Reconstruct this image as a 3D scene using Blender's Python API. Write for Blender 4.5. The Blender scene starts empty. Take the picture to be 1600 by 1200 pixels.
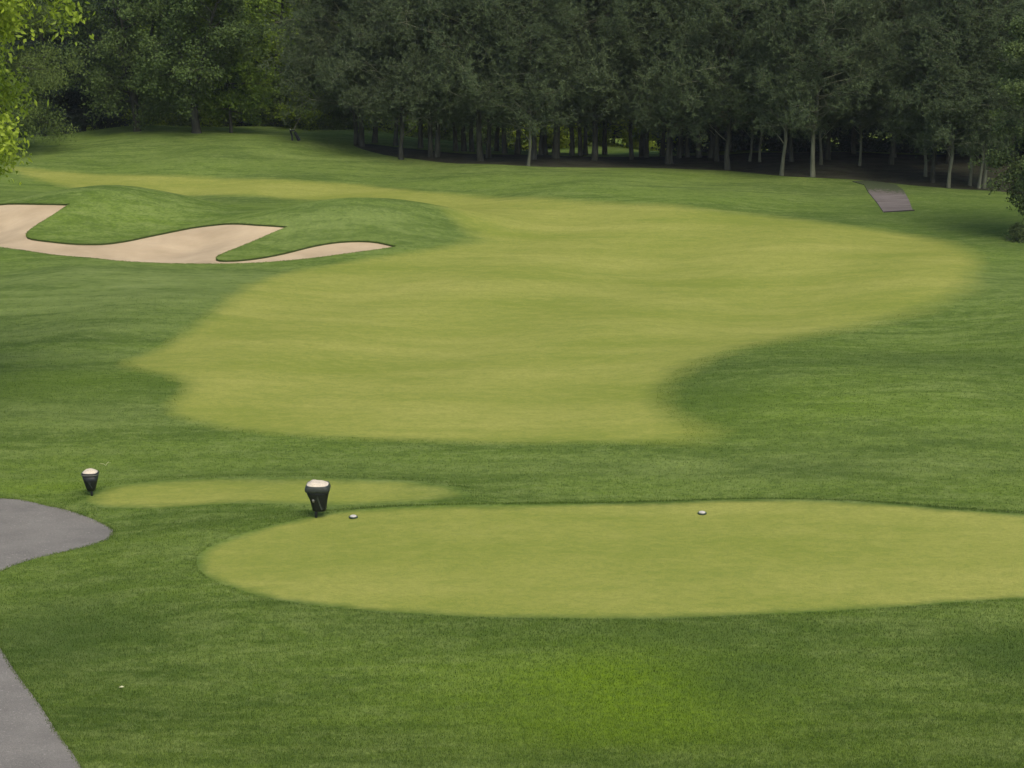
import bpy, math, random
import numpy as np
from mathutils import Vector
from mathutils.geometry import delaunay_2d_cdt

# ------------------------------------------------------------------ camera, sky, sun, exposure
SC = bpy.context.scene
COL = SC.collection
H_CAM = 12.5
F_PX = 3000.0
TH = math.atan(784 / 3000.0)
cam_d = bpy.data.cameras.new('camera')
cam_d.sensor_width = 36
cam_d.lens = F_PX / 1600 * 36
cam_d.clip_start = 0.5
cam_d.clip_end = 6000
cam = bpy.data.objects.new('camera', cam_d)
COL.objects.link(cam)
cam.location = (0, 0, H_CAM)
cam.rotation_euler = (math.pi / 2 - TH, 0, 0)
SC.camera = cam

SUN_EL, SUN_AZ = math.radians(54), math.radians(160)     # azimuth from +Y (away from the camera), towards +X
w = bpy.data.worlds.new('World')
SC.world = w
w.use_nodes = True
nt = w.node_tree
bg = nt.nodes['Background']
sky = nt.nodes.new('ShaderNodeTexSky')
sky.sky_type = 'NISHITA'
sky.sun_disc = False
sky.sun_elevation = SUN_EL
sky.sun_rotation = SUN_AZ
sky.dust_density = 3.0
sky.ozone_density = 0.6
nt.links.new(sky.outputs[0], bg.inputs[0])
bg.inputs[1].default_value = 0.12
sun_d = bpy.data.lights.new('sun', 'SUN')
sun_d.energy = 1.5
sun_d.angle = math.radians(28)
sun_d.color = (1.0, 0.93, 0.80)
sun = bpy.data.objects.new('sun', sun_d)
COL.objects.link(sun)
sd = Vector((math.sin(SUN_AZ) * math.cos(SUN_EL), math.cos(SUN_AZ) * math.cos(SUN_EL), math.sin(SUN_EL)))
sun.rotation_euler = sd.to_track_quat('Z', 'Y').to_euler()
sun.location = sd * 100
SC.view_settings.view_transform = 'Standard'
SC.view_settings.look = 'None'
SC.view_settings.gamma = 1
SC.view_settings.use_curve_mapping = False
SC.view_settings.exposure = 1.0
SC.cycles.max_bounces = 6
SC.cycles.diffuse_bounces = 3

# ------------------------------------------------------------------ small maths helpers
def ray(u, v):
    a, b = (u - 800) / F_PX, (v - 600) / F_PX
    return np.array([a, math.cos(TH) - b * math.sin(TH), -math.sin(TH) - b * math.cos(TH)])

def at(u, v, hf, z=0.0):
    """where the line of sight through (u, v) meets the surface hf(x, y) + z"""
    d = ray(u, v)
    zz = z
    for _ in range(14):
        t = (zz - H_CAM) / d[2]
        p = d * t
        zn = float(hf(np.array([p[0]]), np.array([p[1]]))[0]) + z
        zz = zz * 0.4 + zn * 0.6
    t = (zz - H_CAM) / d[2]
    return (d[0] * t, d[1] * t)

def smooth(t):
    t = np.clip(t, 0, 1)
    return t * t * (3 - 2 * t)

def curve(pts, closed=True, step=0.35):
    """Catmull-Rom through the points, resampled every step metres"""
    P = np.array(pts, float)
    n = len(P)
    out = []
    rng = range(n) if closed else range(n - 1)
    for i in rng:
        if closed:
            p0, p1, p2, p3 = P[i - 1], P[i], P[(i + 1) % n], P[(i + 2) % n]
        else:
            p0, p1, p2, p3 = P[max(i - 1, 0)], P[i], P[i + 1], P[min(i + 2, n - 1)]
        L = np.linalg.norm(p2 - p1)
        k = max(1, int(round(L / step)))
        for j in range(k):
            t = j / k
            out.append(0.5 * ((2 * p1) + (-p0 + p2) * t + (2 * p0 - 5 * p1 + 4 * p2 - p3) * t * t + (-p0 + 3 * p1 - 3 * p2 + p3) * t ** 3))
    if not closed:
        out.append(P[-1])
    return np.array(out)

def inside(x, y, poly):
    r = np.zeros(len(x), bool)
    n = len(poly)
    for i in range(n):
        x1, y1 = poly[i]
        x2, y2 = poly[(i + 1) % n]
        if y1 == y2:
            continue
        c = ((y1 > y) != (y2 > y)) & (x < (x2 - x1) * (y - y1) / (y2 - y1) + x1)
        r ^= c
    return r

def sdist(x, y, poly):
    """signed distance, positive inside"""
    d2 = np.full(len(x), 1e12)
    n = len(poly)
    for i in range(n):
        ax, ay = poly[i]
        bx, by = poly[(i + 1) % n]
        dx, dy = bx - ax, by - ay
        L = dx * dx + dy * dy + 1e-12
        t = np.clip(((x - ax) * dx + (y - ay) * dy) / L, 0, 1)
        d2 = np.minimum(d2, (x - ax - t * dx) ** 2 + (y - ay - t * dy) ** 2)
    d = np.sqrt(d2)
    return np.where(inside(x, y, poly), d, -d)

# ------------------------------------------------------------------ the lie of the land
flat = lambda x, y: x * 0.0
crest_px = [(-300, 226), (60, 215), (200, 206), (400, 203), (480, 207), (560, 214), (640, 226), (720, 235), (880, 240), (1060, 243), (1300, 246), (1900, 250)]
cr = np.array([at(u, v, flat) for u, v in crest_px])

def gauss(x, y, cx, cy, sx, sy, rot=0.0):
    c, s = math.cos(rot), math.sin(rot)
    dx, dy = x - cx, y - cy
    a, b = dx * c + dy * s, -dx * s + dy * c
    return np.exp(-0.5 * ((a / sx) ** 2 + (b / sy) ** 2))

m1 = at(185, 342, flat)
m2 = at(545, 362, flat)
m3 = at(250, 235, flat)
m4 = at(1330, 600, flat)
m5 = at(180, 620, flat)
def h0(x, y):
    yc = np.interp(x, cr[:, 0], cr[:, 1])
    t = y - yc
    drop = np.where(t > 0, t * t / (t * t + 9) * t, 0) * 0.125
    drop = 5.2 * (1 - np.exp(-drop / 5.2 * 1.25))
    und = 0.16 * np.sin(x * 0.21 + 0.7) * np.sin(y * 0.17 + 1.1) + 0.09 * np.sin(x * 0.47 + y * 0.23) + 0.05 * np.sin(x * 0.9 - y * 0.51 + 2)
    und = und * np.clip((y - 40) / 12, 0.25, 1)
    z = und - drop
    z = z + 1.35 * gauss(x, y, m1[0], m1[1] - 0.1, 3.6, 1.9, 0.12)
    z = z + 1.2 * gauss(x, y, m2[0], m2[1] + 0.3, 3.2, 1.7, 0.25)
    z = z + 0.55 * gauss(x, y, m3[0], m3[1], 8, 4.5)
    z = z + 0.40 * gauss(x, y, m4[0] + 2, m4[1], 4.5, 3.2)
    z = z + 0.22 * gauss(x, y, m5[0] - 2, m5[1], 3.5, 2.2, 0.3)
    return z

tee_px = [(1780, 818), (1600, 803), (1480, 795), (1400, 787), (1280, 781), (1160, 780), (1060, 783), (960, 786), (800, 788), (680, 790), (600, 793), (530, 799), (470, 810), (400, 827), (350, 843), (315, 861), (305, 880), (322, 902), (370, 922), (440, 940), (540, 952), (640, 960), (760, 966), (900, 968), (1040, 968), (1160, 963), (1280, 957), (1400, 950), (1500, 942), (1600, 936), (1780, 926)]
tee2_px = [(128, 783), (150, 768), (190, 757), (260, 751), (340, 748), (480, 747), (600, 750), (680, 756), (722, 765), (735, 776), (660, 785), (560, 789), (480, 791), (400, 793), (300, 795), (220, 796), (160, 792)]
TEE_Z, TEE2_Z = 0.34, 0.10
tee = curve([at(u, v, h0, TEE_Z) for u, v in tee_px], step=0.22)
tee2 = curve([at(u, v, h0, TEE2_Z) for u, v in tee2_px], step=0.22)

def h1(x, y):
    z = h0(x, y)
    near = (y > 24) & (y < 48) & (np.abs(x) < 26)
    if near.any():
        xx, yy = x[near], y[near]
        s1 = sdist(xx, yy, tee[::3])
        s2 = sdist(xx, yy, tee2[::3])
        # gentle bank towards the camera, steeper at the back
        back = smooth((yy - 33.5) / 4.0) * smooth((xx + 6.2) / 3.0)
        wd = 3.6 * (1 - back) + 0.85 * back
        a = smooth((s1 + wd) / wd)
        b = smooth((s2 + 0.8) / 0.8)
        # a low trough runs between the two tees and behind them
        z[near] = z[near] + TEE_Z * a + TEE2_Z * b * (1 - a)
    return z

sand_px = [(-60, 324), (0, 318.5), (30, 317.5), (60, 318), (95, 320.5), (109, 324.5), (80, 337), (56, 352), (43, 362), (41, 368), (50, 373), (90, 378), (120, 380.5), (160, 380.5), (190, 377), (240, 367), (300, 355), (340, 350), (360, 348.7), (400, 350.5), (449, 353.5), (420, 366), (380, 383), (350, 395), (338, 402), (343, 406.5), (380, 405.5), (430, 398), (480, 386), (520, 378.5), (560, 376), (590, 378), (618, 384.5), (580, 391), (520, 399), (470, 405), (400, 410.5), (330, 412), (250, 411), (180, 407), (110, 400.5), (50, 393), (0, 386), (-60, 378), (-110, 365), (-125, 345), (-105, 330)]
# the 3 sharp corners of the sand are kept by doubling the point
sp = []
for p in sand_px:
    sp.append(p)
    if p[0] in (109, 449, 618):
        sp.append((p[0] - 1.2, p[1] + 0.6))
sand = curve([at(u, v, h1) for u, v in sp], step=0.3)
green_px = [(22, 262), (60, 267), (120, 271), (200, 275), (300, 278), (400, 281), (480, 284), (560, 290), (640, 299), (720, 306), (800, 312), (900, 317), (1000, 322), (1100, 330), (1200, 340), (1300, 352), (1400, 366), (1460, 378), (1500, 392), (1517, 408), (1513, 425), (1490, 450), (1440, 476), (1380, 494), (1300, 512), (1200, 530), (1120, 548), (1062, 570), (1022, 600), (1012, 630), (1036, 656), (1090, 676), (1060, 684), (960, 687), (850, 688), (740, 687), (640, 684), (540, 680), (440, 674), (360, 665), (300, 651), (272, 637), (290, 620), (310, 606), (285, 588), (232, 576), (196, 566), (230, 556), (262, 545), (300, 520), (340, 490), (370, 465), (410, 442), (460, 426), (540, 412), (620, 400), (700, 389), (755, 378), (748, 360), (716, 340), (650, 324), (560, 313), (440, 308), (320, 304), (220, 301), (140, 296), (80, 284)]
green = curve([at(u, v, h1) for u, v in green_px], step=0.4)
path_px = [(0, 778.5), (40, 782), (90, 793), (130, 805), (160, 818), (177, 829), (168, 843), (130, 855), (80, 867), (40, 877), (0, 893), (-22, 915), (-30, 950), (-20, 985), (0, 1012), (30, 1058), (60, 1098), (90, 1145), (128, 1200), (175, 1300), (230, 1420), (-170, 1420), (-240, 1250), (-290, 1050), (-300, 920), (-270, 820), (-150, 772)]
cpath = curve([at(u, v, h1) for u, v in path_px], step=0.25)
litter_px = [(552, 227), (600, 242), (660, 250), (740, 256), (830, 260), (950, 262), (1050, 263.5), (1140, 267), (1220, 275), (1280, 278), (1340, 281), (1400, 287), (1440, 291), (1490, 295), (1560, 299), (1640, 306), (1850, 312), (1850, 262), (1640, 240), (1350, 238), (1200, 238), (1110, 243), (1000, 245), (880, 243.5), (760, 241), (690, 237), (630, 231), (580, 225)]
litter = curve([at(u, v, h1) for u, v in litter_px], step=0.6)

sandc = sand[::2]
def h2(x, y):
    """finished ground: the earth under the sand is scooped out"""
    return h1(x, y)

# ------------------------------------------------------------------ object helpers
def setp(o, label=None, cat=None, group=None, kind=None):
    if label: o['label'] = label
    if cat: o['category'] = cat
    if group: o['group'] = group
    if kind: o['kind'] = kind
    return o

def mesh_np(name, V, F, mat, smooth_on=False, attrs=None):
    """V (n,3), F (m,3) or (m,4) int array"""
    V = np.asarray(V, np.float32)
    F = np.asarray(F, np.int32)
    me = bpy.data.meshes.new(name)
    k = F.shape[1]
    me.vertices.add(len(V))
    me.vertices.foreach_set('co', V.ravel())
    me.loops.add(F.size)
    me.loops.foreach_set('vertex_index', F.ravel())
    me.polygons.add(len(F))
    me.polygons.foreach_set('loop_start', np.arange(0, F.size, k, dtype=np.int32))
    me.polygons.foreach_set('loop_total', np.full(len(F), k, np.int32))
    if smooth_on:
        me.polygons.foreach_set('use_smooth', np.ones(len(F), bool))
    me.update(calc_edges=True)
    me.validate()
    for nm, arr in (attrs or {}).items():
        a = me.attributes.new(nm, 'FLOAT', 'POINT')
        a.data.foreach_set('value', np.asarray(arr, np.float32))
    if mat: me.materials.append(mat)
    return me

def link(name, me, parent=None, loc=(0, 0, 0)):
    o = bpy.data.objects.new(name, me)
    COL.objects.link(o)
    o.location = loc
    if parent: o.parent = parent
    return o

def empty(name, loc, rz=0.0, sc=1.0):
    o = bpy.data.objects.new(name, None)
    COL.objects.link(o)
    o.location = loc
    o.rotation_euler = (0, 0, rz)
    o.scale = (sc, sc, sc)
    o.empty_display_size = 0.2
    return o

# ------------------------------------------------------------------ materials
class MB:
    def __init__(s, name):
        s.m = bpy.data.materials.new(name)
        s.m.use_nodes = True
        s.t = s.m.node_tree
        s.b = s.t.nodes['Principled BSDF']
        s.geo = s.t.nodes.new('ShaderNodeNewGeometry').outputs['Position']
    def n(s, ty, **kw):
        o = s.t.nodes.new(ty)
        for k, v in kw.items(): setattr(o, k, v)
        return o
    def l(s, a, b): s.t.links.new(a, b)
    def noise(s, scale, stretch=(1, 1, 1), detail=3, rough=0.55, rot=0.0, vec=None, off=0.0, dist=0.0):
        mp = s.n('ShaderNodeMapping')
        mp.inputs['Scale'].default_value = stretch
        mp.inputs['Rotation'].default_value = (0, 0, rot)
        mp.inputs['Location'].default_value = (off, off * 0.7, 0)
        s.l(vec or s.geo, mp.inputs[0])
        x = s.n('ShaderNodeTexNoise')
        x.inputs['Scale'].default_value = scale
        x.inputs['Detail'].default_value = detail
        x.inputs['Roughness'].default_value = rough
        x.inputs['Distortion'].default_value = dist
        s.l(mp.outputs[0], x.inputs['Vector'])
        return x.outputs['Fac']
    def rng(s, v, a, b, c=0.0, d=1.0):
        x = s.n('ShaderNodeMapRange')
        for i, k in enumerate((a, b, c, d)): x.inputs[i + 1].default_value = k
        s.l(v, x.inputs[0])
        return x.outputs[0]
    def mix(s, f, a, b, mode='MIX'):
        x = s.n('ShaderNodeMix', data_type='RGBA', blend_type=mode)
        for k, v in ((0, f), (6, a), (7, b)):
            if isinstance(v, (int, float)): x.inputs[k].default_value = v
            elif isinstance(v, tuple): x.inputs[k].default_value = v + (1,)
            else: s.l(v, x.inputs[k])
        return x.outputs[2]
    def math(s, op, a, b=0.0):
        x = s.n('ShaderNodeMath', operation=op)
        for k, v in ((0, a), (1, b)):
            if isinstance(v, (int, float)): x.inputs[k].default_value = v
            else: s.l(v, x.inputs[k])
        return x.outputs[0]
    def attr(s, nm):
        return s.n('ShaderNodeAttribute', attribute_name=nm).outputs['Fac']
    def bump(s, hgt, strength, dist=0.02):
        x = s.n('ShaderNodeBump')
        x.inputs['Strength'].default_value = strength
        x.inputs['Distance'].default_value = dist
        s.l(hgt, x.inputs['Height'])
        s.l(x.outputs[0], s.b.inputs['Normal'])
    def out(s, col, rough=0.9, spec=0.2):
        if isinstance(col, tuple): s.b.inputs['Base Color'].default_value = col + (1,)
        else: s.l(col, s.b.inputs['Base Color'])
        s.b.inputs['Roughness'].default_value = rough
        s.b.inputs['Specular IOR Level'].default_value = spec
        return s.m
    def translucent(s, col, fac):
        tr = s.n('ShaderNodeBsdfTranslucent')
        s.l(col, tr.inputs[0])
        mx = s.n('ShaderNodeMixShader')
        mx.inputs[0].default_value = fac
        s.l(s.b.outputs[0], mx.inputs[1])
        s.l(tr.outputs[0], mx.inputs[2])
        s.l(mx.outputs[0], s.t.nodes['Material Output'].inputs[0])

R_DARK, R_MID, R_PALE = (0.049, 0.081, 0.0115), (0.105, 0.155, 0.020), (0.200, 0.236, 0.078)
G_A, G_B, G_C = (0.165, 0.192, 0.033), (0.256, 0.256, 0.062), (0.132, 0.170, 0.027)
def turf_color(b):
    big = b.noise(0.16, (0.55, 1.5, 1), 4, 0.6, 0.10)
    mid = b.noise(0.75, (0.35, 1.6, 1), 4, 0.6, -0.12, dist=0.6)
    streak = b.noise(1.3, (0.35, 1.6, 1), 5, 0.7, 0.07, dist=0.8)
    fine = b.noise(9, (1, 1.3, 1), 3, 0.7)
    mot = b.noise(3.2, (0.75, 1.25, 1), 5, 0.72, 0.3, off=11, dist=0.5)
    vf = b.noise(42, (1, 1, 1), 2, 0.7)
    grain = b.rng(vf, 0.34, 0.66)
    f1 = b.rng(b.math('ADD', b.math('MULTIPLY', big, 0.55), b.math('MULTIPLY', mid, 0.45)), 0.40, 0.59)
    rc = b.mix(f1, R_DARK, R_MID)
    pal = b.rng(b.math('ADD', b.math('MULTIPLY', streak, 0.6), b.math('MULTIPLY', mid, 0.4)), 0.46, 0.72)
    tone = b.attr('tone')                      # dry, pale rough, plus light painted on the bunker mound crests
    pal2 = b.math('MAXIMUM', b.math('MULTIPLY', pal, 0.75), b.math('MULTIPLY', tone, b.math('ADD', b.math('MULTIPLY', b.rng(mid, 0.35, 0.6), 0.6), b.math('MULTIPLY', b.rng(fine, 0.35, 0.62), 0.5))))
    rc = b.mix(pal2, rc, R_PALE)
    rc = b.mix(b.math('MULTIPLY', b.rng(mot, 0.50, 0.68), 0.42), rc, R_PALE)
    rc = b.mix(b.math('MULTIPLY', b.rng(mot, 0.49, 0.34), 0.45), rc, (0.034, 0.062, 0.010))
    lush = b.attr('lush')
    rc = b.mix(b.math('MULTIPLY', lush, b.rng(mid, 0.15, 0.55)), rc, (0.112, 0.178, 0.004))
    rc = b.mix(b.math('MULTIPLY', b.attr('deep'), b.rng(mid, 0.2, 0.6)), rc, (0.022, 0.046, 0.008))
    rc = b.mix(b.math('MULTIPLY', b.rng(fine, 0.36, 0.64), 0.50), rc, (0.030, 0.056, 0.013))
    rc = b.mix(b.math('MULTIPLY', grain, 0.35), rc, (0.100, 0.145, 0.040))
    gf = b.noise(0.22, (0.5, 1.8, 1), 5, 0.62, 0.15, off=7)
    gs = b.noise(0.9, (0.35, 1.3, 1), 5, 0.7, -0.05, off=3)
    gc = b.mix(b.rng(gf, 0.34, 0.66), G_A, G_B)
    gc = b.mix(b.math('MULTIPLY', b.rng(gs, 0.45, 0.75), 0.55), gc, G_C)
    gc = b.mix(b.math('MULTIPLY', b.rng(vf, 0.4, 0.7), 0.38), gc, (0.10, 0.125, 0.03))
    gc = b.mix(b.math('MULTIPLY', b.rng(fine, 0.42, 0.62), 0.30), gc, (0.11, 0.14, 0.032))
    gc = b.mix(b.math('MULTIPLY', b.rng(mot, 0.48, 0.68), 0.22), gc, (0.290, 0.280, 0.075))
    gc = b.mix(b.math('MULTIPLY', b.rng(mot, 0.50, 0.34), 0.25), gc, (0.125, 0.160, 0.030))
    cut = b.attr('cut')
    edge = b.math('ADD', cut, b.math('MULTIPLY', b.math('SUBTRACT', b.noise(1.4, (0.6, 1.2, 1), 3), 0.5), 0.5))
    edge = b.math('MULTIPLY', b.rng(edge, 0.12, 0.88), b.rng(cut, 0.0, 0.25))
    return b.mix(edge, rc, gc), fine, vf

def turf_material(name, bump=0.5):
    b = MB(name)
    c, fine, vf = turf_color(b)
    b.bump(b.math('ADD', b.math('MULTIPLY', fine, 0.6), vf), bump, 0.03)
    return b.out(c, 1.0, 0.02)
M_TURF = turf_material('mown_turf', 0.6)

b = MB('grass_blade')
c, _, _ = turf_color(b)
c = b.mix(b.attr('tint'), b.mix(1.0, c, (0.55, 0.66, 0.5), 'MULTIPLY'), b.mix(1.0, c, (1.5, 1.45, 1.35), 'MULTIPLY'))
b.out(c, 0.85, 0.05)
b.translucent(c, 0.25)
M_BLADE = b.m

b = MB('bunker_sand')
f = b.noise(0.5, (1, 1.6, 1), 4, 0.6)
g = b.noise(38, (1, 1, 1), 2, 0.6)
rk = b.noise(3.5, (0.4, 2.5, 1), 3, 0.6, 0.3)
c = b.mix(b.rng(f, 0.35, 0.65), (0.285, 0.222, 0.138), (0.385, 0.305, 0.195))
c = b.mix(b.math('MULTIPLY', b.rng(g, 0.4, 0.65), 0.40), c, (0.30, 0.228, 0.130))
c = b.mix(b.math('MULTIPLY', b.rng(rk, 0.5, 0.7), 0.25), c, (0.32, 0.245, 0.145))
b.bump(b.math('ADD', g, b.math('MULTIPLY', rk, 2.0)), 0.45, 0.02)
M_SAND = b.out(c, 0.95, 0.1)

b = MB('lip_soil')
M_LIP = b.out(b.mix(b.noise(6), (0.022, 0.034, 0.010), (0.055, 0.070, 0.024)), 1, 0)

b = MB('asphalt')
f = b.noise(0.9, (1, 1.8, 1), 4, 0.6)
g = b.noise(60, (1, 1, 1), 2, 0.8)
v = b.n('ShaderNodeTexVoronoi'); v.inputs['Scale'].default_value = 55; b.l(b.geo, v.inputs['Vector'])
c = b.mix(b.rng(f, 0.3, 0.7), (0.125, 0.116, 0.100), (0.172, 0.160, 0.138))
c = b.mix(b.math('MULTIPLY', b.rng(g, 0.45, 0.62), 0.55), c, (0.066, 0.060, 0.052))
c = b.mix(b.math('MULTIPLY', b.rng(b.noise(25), 0.60, 0.70), 0.5), c, (0.28, 0.26, 0.23))
b.bump(b.math('ADD', g, v.outputs['Distance']), 0.5, 0.01)
M_ASPH = b.out(c, 0.92, 0.2)

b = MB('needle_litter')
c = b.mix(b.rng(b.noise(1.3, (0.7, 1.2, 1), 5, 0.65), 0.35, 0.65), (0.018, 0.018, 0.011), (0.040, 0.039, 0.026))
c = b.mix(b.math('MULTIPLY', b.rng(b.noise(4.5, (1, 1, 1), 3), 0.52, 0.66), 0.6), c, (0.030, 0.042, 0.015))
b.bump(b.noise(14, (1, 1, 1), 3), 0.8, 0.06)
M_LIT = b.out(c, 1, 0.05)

b = MB('gravel_track')
f = b.noise(1.1, (0.5, 3.0, 1), 4, 0.6)
g = b.noise(30, (1, 1, 1), 2, 0.8)
c = b.mix(b.rng(f, 0.35, 0.65), (0.078, 0.067, 0.058), (0.135, 0.118, 0.110))
c = b.mix(b.math('MULTIPLY', b.rng(g, 0.4, 0.65), 0.4), c, (0.07, 0.062, 0.055))
moss = b.attr('moss')
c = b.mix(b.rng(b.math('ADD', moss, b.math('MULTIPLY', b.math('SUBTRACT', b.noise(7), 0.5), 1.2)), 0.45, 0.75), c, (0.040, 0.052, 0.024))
b.bump(g, 0.5, 0.02)
M_TRACK = b.out(c, 0.95, 0.1)
b = MB('dark_timber')
M_TIMBER = b.out(b.mix(b.noise(12, (1, 1, 6)), (0.012, 0.012, 0.010), (0.03, 0.027, 0.022)), 0.9, 0.1)

def leaf_material(name, dark, light, trans=0.25, rough=0.7, clump=1.2, spec=0.15):
    b = MB(name)
    f = b.noise(clump, (1, 1, 1), 3, 0.6)
    t = b.attr('tint')
    k = b.math('ADD', b.math('MULTIPLY', t, 0.62), b.math('MULTIPLY', b.rng(f, 0.32, 0.68), 0.38))
    c = b.mix(k, dark, light)
    b.out(c, rough, spec)
    b.translucent(c, trans)
    return b.m
M_NEEDLE = leaf_material('pine_needles', (0.035, 0.053, 0.024), (0.084, 0.114, 0.048), 0.22)
M_NEEDLE2 = leaf_material('pine_needles_grey', (0.040, 0.058, 0.027), (0.092, 0.120, 0.053), 0.22)
M_OAK = leaf_material('dark_leaves', (0.030, 0.054, 0.014), (0.098, 0.142, 0.038), 0.3)
M_MIDL = leaf_material('mid_leaves', (0.048, 0.090, 0.012), (0.155, 0.225, 0.030), 0.38)
M_BRIGHT = leaf_material('bright_leaves', (0.060, 0.105, 0.012), (0.215, 0.300, 0.034), 0.42)
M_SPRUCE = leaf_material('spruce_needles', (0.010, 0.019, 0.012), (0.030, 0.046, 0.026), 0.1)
M_YELLOW = leaf_material('lime_leaves', (0.120, 0.185, 0.012), (0.420, 0.520, 0.050), 0.45, 0.5, 2.0, 0.3)
M_WILLOW = leaf_material('willow_leaves', (0.040, 0.066, 0.015), (0.125, 0.170, 0.040), 0.3)
M_RIGHT = leaf_material('greygreen_leaves', (0.030, 0.050, 0.014), (0.100, 0.138, 0.044), 0.28)
def bark_material(name, a, c2):
    b = MB(name)
    c = b.mix(b.rng(b.noise(5, (1, 1, 0.25), 4, 0.65), 0.35, 0.65), a, c2)
    b.bump(b.noise(9, (1, 1, 0.2), 3), 0.8, 0.03)
    return b.out(c, 0.95, 0.05)
M_BARK = bark_material('bark', (0.024, 0.025, 0.018), (0.056, 0.058, 0.042))
M_BARKP = bark_material('pale_bark', (0.060, 0.065, 0.043), (0.120, 0.126, 0.085))
M_TWIG = bark_material('dead_twig', (0.085, 0.092, 0.055), (0.165, 0.172, 0.108))

# ------------------------------------------------------------------ ground: one triangulation, cut along every outline
rs = np.random.RandomState(5)
pts = []
y = 20.0
while y < 150:
    s = 0.0088 * y if y < 112 else 0.02 * y
    half = 0.30 * y + 4
    xs = np.arange(-half, half, s)
    xs = xs + rs.uniform(-0.15, 0.15, len(xs)) * s
    pts.append(np.stack([xs, np.full(len(xs), y) + rs.uniform(-0.15, 0.15, len(xs)) * s], 1))
    y += s
for st, lim in ((4, 90), (20, 320), (150, 1800)):
    gx, gy = np.meshgrid(np.arange(-lim, lim + 1, st), np.arange(-lim if lim > 100 else 0, lim * 1.0 + (130 if lim == 90 else 0), st))
    gx, gy = gx.ravel().astype(float), gy.ravel().astype(float)
    keep = np.ones(len(gx), bool)
    keep &= ~((gy > 20) & (gy < 150) & (np.abs(gx) < 0.30 * gy + 4))
    if st == 20: keep &= ~((np.abs(gx) < 91) & (gy > -1) & (gy < 221))
    if st == 150: keep &= ~((np.abs(gx) < 321) & (np.abs(gy) < 321))
    pts.append(np.stack([gx[keep], gy[keep]], 1))
P = np.concatenate(pts)
loops = {'sand': sand, 'path': cpath, 'green': green, 'tee': tee, 'tee2': tee2, 'litter': litter}
for L in loops.values():              # keep grid points off the outlines
    q = sdist(P[:, 0], P[:, 1], L[::2])
    P = P[np.abs(q) > 0.09]
verts = [Vector((float(a), float(b_))) for a, b_ in P]
edges = []
for L in loops.values():
    n0 = len(verts)
    verts += [Vector((float(a), float(b_))) for a, b_ in L]
    edges += [(n0 + i, n0 + (i + 1) % len(L)) for i in range(len(L))]
ov, oe, of, *_ = delaunay_2d_cdt(verts, edges, [], 0, 1e-5, False)
V2 = np.array([(v_[0], v_[1]) for v_ in ov])
TF = np.array([tuple(f_) for f_ in of if len(f_) == 3], np.int32)
a_, b_, c_ = V2[TF[:, 0]], V2[TF[:, 1]], V2[TF[:, 2]]
area = np.cross(b_ - a_, c_ - a_)
TF = np.where((area < 0)[:, None], TF[:, ::-1], TF)[np.abs(area) > 1e-8]
cen = V2[TF].mean(1)
Z = h2(V2[:, 0].copy(), V2[:, 1].copy())
far_xy = np.abs(V2).max(1) > 400
reg = np.full(len(TF), 'ground', dtype=object)
near = (cen[:, 1] > 20) & (cen[:, 1] < 140) & (np.abs(cen[:, 0]) < 60)
idx = np.where(near)[0]
for nm in ('litter', 'tee2', 'tee', 'green', 'path', 'sand'):
    ins = inside(cen[idx, 0], cen[idx, 1], loops[nm])
    reg[idx[ins]] = nm

def blob(x, y, u, v, ru, rv):
    """soft patch on the ground around the point seen at (u, v), sized in metres"""
    c0 = at(u, v, h1)
    return np.exp(-0.5 * (((x - c0[0]) / ru) ** 2 + ((y - c0[1]) / rv) ** 2))

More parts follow.
